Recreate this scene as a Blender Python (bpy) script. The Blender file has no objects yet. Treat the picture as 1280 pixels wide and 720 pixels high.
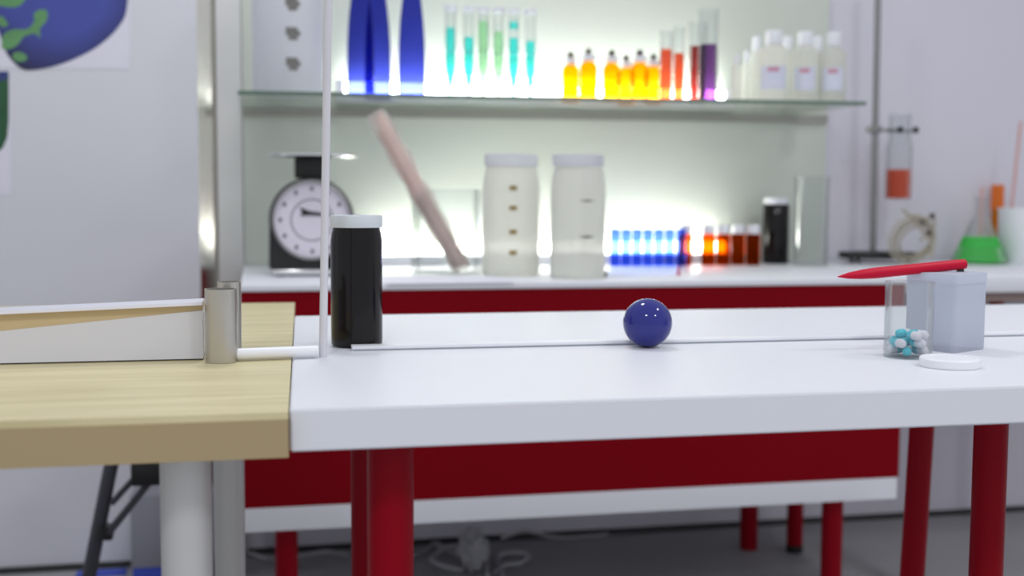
import bpy, bmesh, math, random
from mathutils import Vector, Matrix
random.seed(7)
S = bpy.context.scene
COL = S.collection
PI = math.pi

# ------------------------------------------------------------------ camera
F, HY, ROLL, YAW, CZ = 1500.0, 240.0, 0.005, math.radians(12), 0.92
pitch = math.atan((360 - HY) / F)
FW = Vector((math.sin(YAW)*math.cos(pitch), math.cos(YAW)*math.cos(pitch), -math.sin(pitch)))
R0 = Vector((math.cos(YAW), -math.sin(YAW), 0)); U0 = R0.cross(FW)
RT = R0*math.cos(ROLL) + U0*math.sin(ROLL); UP = U0*math.cos(ROLL) - R0*math.sin(ROLL)
CAM = Vector((0, 0, CZ))
cd = bpy.data.cameras.new('camera'); cam = bpy.data.objects.new('camera', cd); COL.objects.link(cam)
cam.matrix_world = Matrix(((RT.x, UP.x, -FW.x, CAM.x), (RT.y, UP.y, -FW.y, CAM.y), (RT.z, UP.z, -FW.z, CAM.z), (0, 0, 0, 1)))
cd.sensor_width = 36; cd.lens = F/1280*36; cd.clip_start = 0.02; cd.clip_end = 60
cd.dof.use_dof = True; cd.dof.focus_distance = 1.32; cd.dof.aperture_fstop = 3.6
S.camera = cam

# ------------------------------------------------------------------ light
S.view_settings.view_transform = 'Standard'; S.view_settings.look = 'None'
S.view_settings.gamma = 1.0; S.view_settings.use_curve_mapping = False
S.view_settings.exposure = 0.42
w = bpy.data.worlds.new('world'); S.world = w; w.use_nodes = True
w.node_tree.nodes['Background'].inputs[0].default_value = (0.90, 0.93, 1.0, 1)
w.node_tree.nodes['Background'].inputs[1].default_value = 0.50
def area(name, loc, target, sx, sy, power, color=(1, 1, 1)):
    d = bpy.data.lights.new(name, 'AREA'); d.shape = 'RECTANGLE'; d.size = sx; d.size_y = sy; d.energy = power; d.color = color
    o = bpy.data.objects.new(name, d); COL.objects.link(o); o.location = loc
    o.rotation_euler = (Vector(target) - Vector(loc)).to_track_quat('-Z', 'Y').to_euler(); return o
for lx, ly, lw in ((0.15, 2.1, 8), (1.75, 0.95, 8), (-0.5, -0.6, 13), (1.5, -0.9, 13)):
    area('ceiling_lamp_light', (lx, ly, 2.65), (lx, ly, 0), 0.30, 0.30, lw, (0.95, 0.97, 1))

# ------------------------------------------------------------------ helpers
def ray(px, py): return FW + RT*((px-640)/F) + UP*((360-py)/F)
def onz(px, py, z):
    d = ray(px, py); return CAM + d*((z-CZ)/d.z)
def ony(px, py, Y):
    d = ray(px, py); return CAM + d*(Y/d.y)
def depth(P): return (Vector(P)-CAM).dot(FW)
def srgb(r, g, b):
    f = lambda c: c/12.92 if c <= 0.04045 else ((c+0.055)/1.055)**2.4
    return (f(r/255), f(g/255), f(b/255), 1)
MATS = {}
def pm(name, col, rough=0.5, metal=0.0, spec=0.5, noise=0.0, nscale=8.0, bump=0.0, coat=0.0):
    m = bpy.data.materials.new(name); m.use_nodes = True; nt = m.node_tree; b = nt.nodes['Principled BSDF']
    b.inputs['Base Color'].default_value = col; b.inputs['Roughness'].default_value = rough
    b.inputs['Metallic'].default_value = metal; b.inputs['Specular IOR Level'].default_value = spec
    b.inputs['Coat Weight'].default_value = coat
    if noise or bump:
        tc = nt.nodes.new('ShaderNodeTexCoord'); n = nt.nodes.new('ShaderNodeTexNoise')
        n.inputs['Scale'].default_value = nscale; n.inputs['Detail'].default_value = 4
        nt.links.new(tc.outputs['Object'], n.inputs['Vector'])
        if noise:
            mx = nt.nodes.new('ShaderNodeMix'); mx.data_type = 'RGBA'
            mx.inputs[6].default_value = [c*(1-noise) for c in col[:3]] + [1]
            mx.inputs[7].default_value = [min(1, c*(1+noise)) for c in col[:3]] + [1]
            nt.links.new(n.outputs['Fac'], mx.inputs[0]); nt.links.new(mx.outputs[2], b.inputs['Base Color'])
        if bump:
            bp = nt.nodes.new('ShaderNodeBump'); bp.inputs['Strength'].default_value = bump; bp.inputs['Distance'].default_value = 0.002
            nt.links.new(n.outputs['Fac'], bp.inputs['Height']); nt.links.new(bp.outputs[0], b.inputs['Normal'])
    MATS[name] = m; return m
def glass(name, tint, gloss=0.16, milk=0.0, milkcol=(1, 1, 1, 1), rough=0.05):
    """tinted see-through wall: transparent + fresnel gloss + a little milky diffuse/translucent"""
    m = bpy.data.materials.new(name); m.use_nodes = True; nt = m.node_tree
    for n in list(nt.nodes): nt.nodes.remove(n)
    out = nt.nodes.new('ShaderNodeOutputMaterial'); tr = nt.nodes.new('ShaderNodeBsdfTransparent'); tr.inputs[0].default_value = (*tint, 1)
    gl = nt.nodes.new('ShaderNodeBsdfGlossy'); gl.inputs['Roughness'].default_value = rough
    lw = nt.nodes.new('ShaderNodeLayerWeight'); lw.inputs[0].default_value = gloss
    ml = nt.nodes.new('ShaderNodeMath'); ml.operation = 'MULTIPLY'; ml.inputs[1].default_value = 0.38; nt.links.new(lw.outputs['Fresnel'], ml.inputs[0])
    cur = tr.outputs[0]
    if milk:
        df = nt.nodes.new('ShaderNodeBsdfDiffuse'); df.inputs[0].default_value = milkcol
        tl = nt.nodes.new('ShaderNodeBsdfTranslucent'); tl.inputs[0].default_value = milkcol
        a = nt.nodes.new('ShaderNodeMixShader'); a.inputs[0].default_value = 0.5
        nt.links.new(df.outputs[0], a.inputs[1]); nt.links.new(tl.outputs[0], a.inputs[2])
        mx = nt.nodes.new('ShaderNodeMixShader'); mx.inputs[0].default_value = milk
        nt.links.new(cur, mx.inputs[1]); nt.links.new(a.outputs[0], mx.inputs[2]); cur = mx.outputs[0]
    mg = nt.nodes.new('ShaderNodeMixShader'); nt.links.new(ml.outputs[0], mg.inputs[0])
    nt.links.new(cur, mg.inputs[1]); nt.links.new(gl.outputs[0], mg.inputs[2]); nt.links.new(mg.outputs[0], out.inputs[0])
    MATS[name] = m; return m

def finish(name, bm, m, parent=None, sharp=35, loc=None):
    bmesh.ops.recalc_face_normals(bm, faces=bm.faces[:])
    for f in bm.faces: f.smooth = True
    bm.normal_update()
    for e in bm.edges:
        if len(e.link_faces) != 2 or e.calc_face_angle(PI) > math.radians(sharp): e.smooth = False
    me = bpy.data.meshes.new(name); bm.to_mesh(me); bm.free()
    for mm in (m if isinstance(m, (list, tuple)) else [m]): me.materials.append(mm)
    o = bpy.data.objects.new(name, me); COL.objects.link(o)
    if parent: o.parent = parent
    if loc is not None: o.location = loc
    return o
def tag(o, label=None, cat=None, group=None, kind=None):
    if label: o['label'] = label
    if cat: o['category'] = cat
    if group: o['group'] = group
    if kind: o['kind'] = kind
    return o
def thing(name, label, cat, loc, rz=0.0, group=None):
    o = bpy.data.objects.new(name, None); o.empty_display_size = 0.03; COL.objects.link(o)
    o.location = loc; o.rotation_euler = (0, 0, rz); return tag(o, label, cat, group)
def clone(root, loc, label, rz=None):
    r = root.copy(); COL.objects.link(r); r.location = loc; r['label'] = label
    if rz is not None: r.rotation_euler = (0, 0, rz)
    for ch in list(root.children):
        c = ch.copy(); COL.objects.link(c); c.parent = r
        for g in list(ch.children):
            d = g.copy(); COL.objects.link(d); d.parent = c
    return r
def struct(name, bm, m): return tag(finish(name, bm, m), kind='structure')

def add_box(bm, x0, x1, y0, y1, z0, z1, bevel=0.0, rz=0.0, mi=0):
    r = bmesh.ops.create_cube(bm, size=1.0); vs = r['verts']
    M = Matrix.Translation(((x0+x1)/2, (y0+y1)/2, (z0+z1)/2)) @ Matrix.Rotation(rz, 4, 'Z') @ Matrix.Diagonal((abs(x1-x0), abs(y1-y0), abs(z1-z0), 1))
    bmesh.ops.transform(bm, matrix=M, verts=vs)
    fs = set(f for v in vs for f in v.link_faces)
    for f in fs: f.material_index = mi
    if bevel:
        es = list(set(e for v in vs for e in v.link_edges))
        bmesh.ops.bevel(bm, geom=es, offset=bevel, segments=2, affect='EDGES', profile=0.5)
    return bm
def box(*a, **k): return add_box(bmesh.new(), *a, **k)
def add_lathe(bm, prof, seg=36, cx=0.0, cy=0.0, z0=0.0, mi=0):
    rings = []
    for r, z in prof:
        if r < 1e-6: rings.append([bm.verts.new((cx, cy, z0+z))])
        else: rings.append([bm.verts.new((cx+r*math.cos(2*PI*i/seg), cy+r*math.sin(2*PI*i/seg), z0+z)) for i in range(seg)])
    for a, b in zip(rings[:-1], rings[1:]):
        for i in range(seg):
            j = (i+1) % seg
            if len(a) == 1 and len(b) == 1: continue
            if len(a) == 1: f = bm.faces.new((a[0], b[i], b[j]))
            elif len(b) == 1: f = bm.faces.new((a[i], a[j], b[0]))
            else: f = bm.faces.new((a[i], a[j], b[j], b[i]))
            f.material_index = mi
    return bm
def lathe(prof, seg=36, **k): return add_lathe(bmesh.new(), prof, seg, **k)
def add_tube(bm, pts, r, seg=10, mi=0):
    pts = [Vector(p) for p in pts]; n = len(pts); rings = []
    rr = r if isinstance(r, (list, tuple)) else [r]*n
    t = (pts[1]-pts[0]).normalized(); nrm = t.orthogonal().normalized()
    for i, p in enumerate(pts):
        t2 = (pts[min(i+1, n-1)]-pts[max(i-1, 0)]).normalized()
        nrm = (nrm - t2*nrm.dot(t2)).normalized(); bn = t2.cross(nrm)
        rings.append([bm.verts.new(p + (nrm*math.cos(2*PI*k/seg)+bn*math.sin(2*PI*k/seg))*rr[i]) for k in range(seg)])
    for a, b in zip(rings[:-1], rings[1:]):
        for k in range(seg):
            bm.faces.new((a[k], a[(k+1) % seg], b[(k+1) % seg], b[k])).material_index = mi
    bm.faces.new(rings[0][::-1]).material_index = mi; bm.faces.new(rings[-1]).material_index = mi
    return bm
def tube(pts, r, seg=10): return add_tube(bmesh.new(), pts, r, seg)
def add_prism(bm, poly, axis_vec, mi=0):
    """poly: list of 3-D points (a flat outline), pushed along axis_vec"""
    a = [bm.verts.new(p) for p in poly]; b = [bm.verts.new(Vector(p)+Vector(axis_vec)) for p in poly]
    n = len(a); bm.faces.new(a[::-1]).material_index = mi; bm.faces.new(b).material_index = mi
    for i in range(n): bm.faces.new((a[i], a[(i+1) % n], b[(i+1) % n], b[i])).material_index = mi
    return bm
def smooth_path(pts, k=8):
    P = [Vector(p) for p in pts]; out = []
    for i in range(len(P)-1):
        p0 = P[max(i-1, 0)]; p1 = P[i]; p2 = P[i+1]; p3 = P[min(i+2, len(P)-1)]
        for j in range(k):
            t = j/k
            out.append(0.5*((2*p1)+(p2-p0)*t+(2*p0-5*p1+4*p2-p3)*t*t+(3*p1-p0-3*p2+p3)*t**3))
    out.append(P[-1]); return out
def foot(x0, x1, ytop, ybase, z):
    """round thing standing on the level z: its axis, radius and height"""
    xc = (x0+x1)/2; P = onz(xc, ybase, z); d = Vector((P.x, P.y, 0)).normalized(); r = 0.02
    for _ in range(4):
        c = P + d*r; r = (x1-x0)/2*depth(c)/F
    if c.y > 3.036-r:
        c = ony(xc, ybase, 3.036-r); c.z = z; r = (x1-x0)/2*depth(c)/F
    return c, r, ony(xc, ytop, c.y).z - z

# ------------------------------------------------------------------ materials
M_wall = pm('white_painted_board', srgb(214, 214, 221), 0.55, noise=0.02, nscale=2.5)
M_wallr = pm('grey_wall_paint', srgb(210, 207, 217), 0.6, noise=0.02, nscale=2)
M_strip = pm('grey_strip_paint', srgb(214, 214, 212), 0.6)
M_floor = pm('grey_concrete', srgb(160, 160, 162), 0.6, noise=0.15, nscale=3, bump=0.1)
M_base = pm('dark_baseboard', srgb(45, 46, 45), 0.6)
M_panel = pm('frosted_green_glass', srgb(206, 212, 201), 0.38, noise=0.02, nscale=3)
M_trim = pm('brushed_steel_trim', srgb(222, 219, 212), 0.2, metal=0.95)
M_white = pm('white_laminate', srgb(224, 225, 231), 0.42, spec=0.25, noise=0.01, nscale=4)
M_redp = pm('crimson_panel', srgb(124, 0, 16), 0.5, spec=0.08, noise=0.06, nscale=2)
M_redleg = pm('red_lacquer', srgb(138, 0, 22), 0.35, spec=0.12)
M_red = pm('red_plastic', srgb(194, 0, 46), 0.4, spec=0.25)
M_greyleg = pm('grey_metal_leg', srgb(205, 205, 203), 0.42, metal=0.35)
M_alu = pm('brushed_aluminium', srgb(188, 184, 176), 0.3, metal=0.85, noise=0.05, nscale=60)
M_chrome = pm('chrome', srgb(225, 225, 226), 0.15, metal=1.0)
M_steel = pm('grey_steel_rod', srgb(140, 140, 140), 0.35, metal=0.7)
M_black = pm('black_plastic', srgb(22, 22, 23), 0.4)
M_rub = pm('black_rubber', srgb(18, 18, 18), 0.7)
M_iron = pm('black_cast_iron', srgb(26, 26, 28), 0.5, bump=0.2, nscale=60)
M_pwhite = pm('white_plastic', srgb(232, 233, 238), 0.4)
M_lidg = pm('pale_grey_lid', srgb(205, 210, 214), 0.35)
M_cable = pm('white_cable_sheath', srgb(176, 176, 180), 0.5)
M_ball = pm('blue_resin', srgb(38, 42, 122), 0.07, spec=0.45, noise=0.05, nscale=12)
M_paper = pm('poster_paper', srgb(224, 222, 234), 0.7)
M_mark = pm('grey_print', srgb(120, 118, 116), 0.7)
M_markb = pm('brown_print', srgb(140, 116, 60), 0.7)
M_tan = pm('tan_lip_shade', srgb(200, 178, 138), 0.5, noise=0.06, nscale=20)  # tan colour standing in for the shade beneath the launcher lip
M_tick = pm('dial_print', srgb(90, 84, 92), 0.7)
M_dial = pm('dial_face', srgb(214, 208, 220), 0.4)
M_blue = pm('blue_tape', srgb(60, 80, 190), 0.6)
M_bin = pm('grey_bin', srgb(135, 136, 146), 0.5)
M_brown = pm('brown_strip', srgb(150, 128, 122), 0.5)
M_edge = pm('green_glass_edge', srgb(92, 112, 100), 0.15)
M_edgeb = pm('tan_edge_band', srgb(170, 150, 112), 0.5, noise=0.04, nscale=6)
def wood():
    m = bpy.data.materials.new('birch_laminate'); m.use_nodes = True; nt = m.node_tree; b = nt.nodes['Principled BSDF']
    tc = nt.nodes.new('ShaderNodeTexCoord'); mp = nt.nodes.new('ShaderNodeMapping'); mp.inputs['Scale'].default_value = (2.0, 26, 10)
    n = nt.nodes.new('ShaderNodeTexNoise'); n.inputs['Scale'].default_value = 1.6; n.inputs['Detail'].default_value = 5; n.inputs['Distortion'].default_value = 0.6
    cr = nt.nodes.new('ShaderNodeValToRGB'); cr.color_ramp.elements[0].position = 0.3; cr.color_ramp.elements[0].color = srgb(196, 183, 138)
    cr.color_ramp.elements[1].position = 0.75; cr.color_ramp.elements[1].color = srgb(226, 214, 172)
    nt.links.new(tc.outputs['Object'], mp.inputs[0]); nt.links.new(mp.outputs[0], n.inputs['Vector']); nt.links.new(n.outputs['Fac'], cr.inputs[0])
    nt.links.new(cr.outputs[0], b.inputs['Base Color']); b.inputs['Roughness'].default_value = 0.38; return m
M_wood = wood()
def emis(name, col, st):
    m = bpy.data.materials.new(name); m.use_nodes = True; nt = m.node_tree; b = nt.nodes['Principled BSDF']
    b.inputs['Base Color'].default_value = (0.9, 0.9, 0.9, 1); b.inputs['Emission Color'].default_value = col; b.inputs['Emission Strength'].default_value = st; return m
M_tubeA = emis('lit_tube', (0.97, 1.0, 0.98, 1), 15)
M_tubeB = emis('lit_tube_warm', (1.0, 1.0, 0.93, 1), 12)
G_clear = glass('clear_glass', (0.94, 0.95, 0.95), 0.25, 0.04)
G_acryl = glass('clear_acrylic', (0.95, 0.96, 0.98), 0.2, 0.06)
G_shelf = glass('shelf_glass', (0.90, 0.93, 0.90), 0.12, 0.08)
G_blue = glass('cobalt_glass', (0.22, 0.25, 0.68), 0.12, 0.10, srgb(38, 34, 150))
G_bluevial = glass('blue_vial_plastic', (0.24, 0.38, 0.93), 0.12, 0.14, srgb(60, 80, 200))
G_amber = glass('amber_glass', (0.92, 0.56, 0.02), 0.12, 0.10, srgb(190, 90, 10))
G_amberd = glass('dark_amber_glass', (0.62, 0.18, 0.01), 0.12, 0.06, srgb(110, 40, 10))
G_cyan = glass('cyan_liquid', (0.24, 0.93, 0.90), 0.05, 0.22, srgb(40, 220, 214))
G_green = glass('pale_green_liquid', (0.70, 0.92, 0.72), 0.05, 0.25, srgb(170, 226, 176))
G_lime = glass('bright_green_liquid', (0.5, 0.95, 0.55), 0.05, 0.72, srgb(96, 246, 116))
G_orange = glass('orange_liquid', (0.95, 0.34, 0.0), 0.05, 0.88, srgb(236, 92, 0))
G_redor = glass('red_orange_liquid', (0.98, 0.32, 0.12), 0.05, 0.25, srgb(230, 90, 50))
G_dred = glass('dark_red_liquid', (0.62, 0.12, 0.10), 0.05, 0.14, srgb(130, 30, 40))
G_purple = glass('purple_liquid', (0.46, 0.20, 0.55), 0.05, 0.16, srgb(90, 40, 110))
G_milk = glass('milky_plastic', (0.85, 0.85, 0.82), 0.08, 0.88, srgb(236, 236, 230), 0.3)
G_milkw = glass('cloudy_plastic', (0.9, 0.9, 0.92), 0.06, 0.75, srgb(226, 226, 232), 0.3)
G_pill = glass('frosted_white_plastic', (0.86, 0.88, 0.93), 0.08, 0.82, srgb(222, 226, 236), 0.35)
G_wrap = glass('clear_wrap', (0.93, 0.92, 0.92), 0.25, 0.30, srgb(240, 232, 230), 0.15)
G_jar = glass('black_brown_glass', (0.05, 0.03, 0.03), 0.10, 0.3, srgb(20, 15, 16), 0.06)
M_darkjar = pm('black_glass', srgb(17, 12, 13), 0.12, spec=0.3)
M_label = pm('label_paper', srgb(206, 208, 224), 0.6)
M_labelr = pm('label_red', srgb(196, 140, 160), 0.6)
M_straw = pm('pink_straw', srgb(206, 160, 152), 0.5)
M_orangeP = pm('orange_plastic', srgb(224, 110, 20), 0.45)
M_stopper = pm('brown_rubber', srgb(60, 38, 34), 0.6)
M_stick = pm('pink_wood_sticks', srgb(236, 208, 196), 0.6, noise=0.1, nscale=30)
M_cap1 = pm('capsule_cyan', srgb(70, 200, 216), 0.3)
M_cap2 = pm('capsule_white', srgb(236, 232, 240), 0.3)

# ------------------------------------------------------------------ structure
YB, YL, ZT, ZC = 3.06, 3.015, 0.74, 0.735
xL = ony(248, 200, YL).x; xS = ony(303, 200, YB).x
struct('floor', box(-4, 5, -2.5, YB+0.1, -0.05, 0), M_floor)
struct('wall_back', box(xL, 5, YB, YB+0.08, 0, 2.8), M_wallr)
struct('wall_left', box(-4, xL, YL, YB+0.08, 0, 2.8), M_wall)
xT = ony(272, 200, YB).x
bm = bmesh.new()
add_prism(bm, [(xL, YL, 0), (xL, YB, 0), (xT, YB, 0), (xT, YB-0.001, 0), (xL+0.001, YL, 0)], (0, 0, 2.8))
struct('trim_1', bm, M_trim)
struct('trim_2', box(xT, xS, YB-0.012, YB, 0, 2.8), M_strip)
struct('baseboard_back', box(xT, 5, YB-0.012, YB, 0, 0.014), M_base)
struct('baseboard_left', box(-4, xL, YL-0.012, YL, 0, 0.014), M_base)
xP1 = ony(1031, 150, YB).x
tag(finish('splashback_panel', box(xS+0.002, xP1, YB-0.012, YB-0.001, ZC-0.02, 2.1, bevel=0.002), M_panel),
    'tall pale green frosted glass panel on the wall behind the shelf', 'panel')

# ------------------------------------------------------------------ front white table
XE = 1.35
T = thing('table', 'long white table with red legs that carries the blue ball', 'table', (0.03, 1.37, 0))
ox, oy = 0.03, 1.37
def lb(x0, x1, y0, y1, z0, z1, bev=0.0): return box(x0-ox, x1-ox, y0-oy, y1-oy, z0, z1, bevel=bev)
SK = 0.036   # the seam between bench and table runs slightly askew
def seam(y): return 0.0232+SK*(y-0.985)
bm = add_prism(bmesh.new(), [Vector((x-ox, y-oy, ZT-0.0355)) for x, y in ((seam(.995)+.001, .995), (XE, .995), (XE, 1.752), (seam(1.752)+.001, 1.752))], (0, 0, .0355))
bmesh.ops.bevel(bm, geom=bm.edges[:], offset=.0015, segments=2, affect='EDGES')
finish('tabletop', bm, M_white, T)
def leg_at(px, py, Y, wpx, lean=0.0, z1=ZT-0.0356):
    P = ony(px, py, Y); r = wpx/2*depth(P)/F
    return (P.x, Y, r)
def leg(parent, px, py, Y, wpx, m, base, lean=0.0, ztop=ZT-0.0358, cap=None):
    x, y, r = leg_at(px, py, Y, wpx); off = Vector(base)
    bm = tube([Vector((x-lean*ztop, y, 0.02 if cap else 0.0))-off, Vector((x, y, ztop))-off], r, 28)
    o = finish('leg', bm, m, parent)
    if cap: finish('foot', tube([Vector((x-lean*ztop, y, 0))-off, Vector((x-lean*ztop, y, 0.02))-off], r*1.04, 24), M_rub, o)
    return o
leg(T, 488, 570, 1.065, 58, M_redleg, (ox, oy, 0))
leg(T, 1239, 535, 1.20, 41, M_redleg, (ox, oy, 0))
leg(T, 455, 570, 1.69, 33, M_redleg, (ox, oy, 0))
leg(T, 1156, 535, 1.69, 30, M_redleg, (ox, oy, 0), lean=0.035)

# ------------------------------------------------------------------ birch bench
W = thing('bench', 'birch topped bench with thick tan edge and round grey legs', 'bench', (-0.5, 1.47, 0))
bo = Vector((-0.5, 1.47, 0))
def wb(x0, x1, y0, y1, z0, z1, bev=0.0): return box(x0-bo.x, x1-bo.x, y0-bo.y, y1-bo.y, z0, z1, bevel=bev)
def bench_slab(y0, y1, z0, z1):
    return add_prism(bmesh.new(), [Vector((x, y, z0))-bo for x, y in ((-1.4, y0), (seam(y0), y0), (seam(y1), y1), (-1.4, y1))], (0, 0, z1-z0))
finish('bench_top', bench_slab(0.985, 1.966, ZT-0.006, ZT), M_wood, W)
finish('edge_band', bench_slab(0.984, 1.965, ZT-0.0375, ZT-0.0061), M_edgeb, W)
leg(W, 232, 580, 1.05, 63, M_greyleg, bo, ztop=ZT-0.0377)
leg(W, 286, 580, 1.80, 38, M_greyleg, bo, ztop=ZT-0.0377)
for yy in (1.05, 1.80):
    finish('leg', tube([(-1.25-bo.x, yy-bo.y, 0), (-1.25-bo.x, yy-bo.y, ZT-0.0377)], 0.023, 28), M_greyleg, W)

# ------------------------------------------------------------------ back counter
YC = 2.395; XC0, XC1 = -0.033, 1.392
CO = Vector(((XC0+XC1)/2, 2.7, 0))
K = thing('counter', 'white topped counter with deep crimson front panel under the shelf', 'counter', CO)
def kb(x0, x1, y0, y1, z0, z1, bev=0.0): return box(x0-CO.x, x1-CO.x, y0-CO.y, y1-CO.y, z0, z1, bevel=bev)
finish('worktop', kb(XC0, XC1, YC-0.004, 3.045, ZC-0.012, ZC, 0.001), M_white, K)
finish('front_panel', kb(XC0, XC1, YC, YC+0.018, 0.291, ZC-0.0121), M_redp, K)
finish('side_panel', kb(XC0, XC0+0.018, YC+0.018, 3.03, 0.291, ZC-0.0121), M_redp, K)
finish('side_panel', kb(XC1-0.018, XC1, YC+0.018, 3.03, 0.291, ZC-0.0121), M_redp, K)
finish('bottom_board', kb(XC0, XC1-0.004, YC, 3.03, 0.243, 0.2909), M_white, K)
leg(K, 358, 680, 2.44, 28, M_redleg, CO, ztop=0.2429)
leg(K, 1040, 660, 2.44, 26, M_redleg, CO, ztop=0.2429)
leg(K, 936, 660, 2.86, 22, M_redleg, CO, ztop=0.2429)
leg(K, 994, 640, 2.81, 20, M_redleg, CO, ztop=0.2429, cap=True)
leg(K, 356, 680, 2.90, 22, M_redleg, CO, ztop=0.2429)
R = thing('side_table', 'white side table right of the crimson counter, under the green flask', 'table', (1.9, 2.7, 0))
ro = Vector((1.9, 2.7, 0))
finish('tabletop', box(1.396-ro.x, 2.5-ro.x, YC-ro.y, 3.045-ro.y, ZC-0.034, ZC, bevel=0.0015), M_white, R)
finish('under_strip', box(1.43-ro.x, 2.48-ro.x, YC+0.02-ro.y, YC+0.04-ro.y, ZC-0.056, ZC-0.0341), M_brown, R)  # thin brown strip just below the tabletop, near its front edge
for xq, yq in ((leg_at(1146, 600, 2.47, 20)[0], 2.47), (leg_at(1237, 600, 2.9, 20)[0], 2.9), (2.44, 2.47), (2.44, 2.9)):
    o = finish('leg', tube([(xq-ro.x, yq-ro.y, 0.02), (xq-ro.x, yq-ro.y, ZC-0.0342)], 0.02, 24), M_redleg, R)
    finish('foot', tube([(xq-ro.x, yq-ro.y, 0), (xq-ro.x, yq-ro.y, 0.02)], 0.021, 24), M_rub, o)

# ------------------------------------------------------------------ glass shelf
YSF, YSB = 2.66, YB-0.013
pA = ony(297, 113, YSF); pB = ony(1083, 127, YSF)
def shelf_top(x): return pA.z + (pB.z-pA.z)*(x-pA.x)/(pB.x-pA.x)
G = thing('wall_shelf', 'long glass wall shelf with green edge and pale rail beneath', 'shelf', ((pA.x+pB.x)/2, YSB, (pA.z+pB.z)/2-0.01))
go = Vector(G.location)
def slab(y0, y1, t0, t1, x0=None, x1=None):
    x0 = pA.x if x0 is None else x0; x1 = pB.x if x1 is None else x1
    P = [Vector((x0, y0, shelf_top(x0)-t0)), Vector((x1, y0, shelf_top(x1)-t0)), Vector((x1, y0, shelf_top(x1)-t1)), Vector((x0, y0, shelf_top(x0)-t1))]
    return add_prism(bmesh.new(), [p-go for p in P], (0, y1-y0, 0))
finish('glass_plate', slab(YSF+0.004, YSB, 0, 0.008), G_shelf, G)
finish('front_edge', slab(YSF, YSF+0.004, 0, 0.009), M_edge, G)
finish('wall_rail', slab(YSB-0.014, YSB, 0.0085, 0.030, xS+0.004, xP1-0.004), pm('grey_rail', srgb(150, 150, 142), .5), G)

# light tubes lying along the wall
def light_tube(name, label, x0, x1, z, m, up, y=3.008):
    L = thing(name, label, 'lamp', (x0, y, z)); n = x1-x0
    finish('tube', tube([(0.02, 0, up+0.018), (n-0.02, 0, up+0.018)], 0.013, 16), m, L)
    for a in (0, n-0.02):
        finish('end_cap', box(a, a+0.02, -0.016, 0.016, 0.0, up+0.034, bevel=0.003), M_pwhite, L)
    finish('base_strip', box(0.0, n, -0.024, 0.036, 0.0, up), M_pwhite, L)
x0 = ony(420, 100, 2.995).x; x1 = ony(915, 100, 2.995).x
ltz = shelf_top((x0+x1)/2)+0.003
light_tube('light_tube', 'lit white light tube along the back of the glass shelf', x0, x1, ltz, M_tubeA, 0.018)
x0 = ony(448, 320, 2.995).x; x1 = ony(915, 320, 2.995).x
light_tube('light_tube', 'lit white light tube along the back of the crimson counter', x0, x1, ZC, M_tubeB, 0.026)

# ------------------------------------------------------------------ things on the front table
P = onz(809, 435.0, ZT); r = 30.5*depth(P)/F
c = onz(809, 406, ZT)  # placeholder direction
ballP = onz(809, 434.0, ZT); r = 30.6*(depth(ballP)+0.0)/F
bm = bmesh.new(); bmesh.ops.create_uvsphere(bm, u_segments=48, v_segments=32, radius=r)
tag(finish('ball', bm, M_ball, loc=(ballP.x, ballP.y, ZT+r)), 'glossy dark blue ball resting against the white guide rail', 'ball')
# rail
q0 = onz(441, 440, ZT); railY = ballP.y + r*0.62 + 0.004
rl = thing('guide_rail', 'thin white angle rail running along the white table behind the ball', 'rail', (q0.x, railY, ZT))
finish('base_flange', box(0, 1.16, 0.003, 0.017, 0, 0.002), M_lidg, rl)
finish('top_strip', box(0, 1.16, 0.0, 0.020, 0.002, 0.0055, bevel=.0006), M_pwhite, rl)
# dark jar
jc, jr, jh = foot(413.5, 478, 268, 438.5, ZT)
jc.y = max(jc.y, railY+0.0205+jr); jr = 32.3*depth(jc)/F; jc.x = ony(446, 400, jc.y).x; jh = ony(446, 269, jc.y).z-ZT
J = thing('jar', 'tall black glass jar with pale grey screw lid beside the upright stick', 'jar', (jc.x, jc.y, ZT))
b_h = jh-0.012
finish('body', lathe([(0, 0), (jr*.9, 0), (jr*.98, .003), (jr*.99, .01), (jr*.99, b_h-.018), (jr*.95, b_h-.009), (jr*.90, b_h-.004), (jr*.90, b_h), (0, b_h)], 48), M_darkjar, J)
bm = lathe([(0, b_h-.002), (jr*.97, b_h-.002), (jr, b_h), (jr, jh-.0015), (jr*.97, jh), (0, jh)], 60)
finish('lid', bm, M_lidg, J)
# upright stick + dowel
s0 = onz(404, 447, ZT); s1 = ony(411, -40, s0.y)
st = tube([Vector((0, 0, 0.0)), Vector((s1.x-s0.x, 0, s1.z-ZT))], 5.0*depth(s0)/F, 16)
tag(finish('upright_stick', st, pm('pale_grey_plastic', srgb(208, 206, 212), .4), loc=(s0.x, s0.y+.005, ZT)), 'thin upright white stick standing between the bench and the black jar', 'stick')
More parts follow.
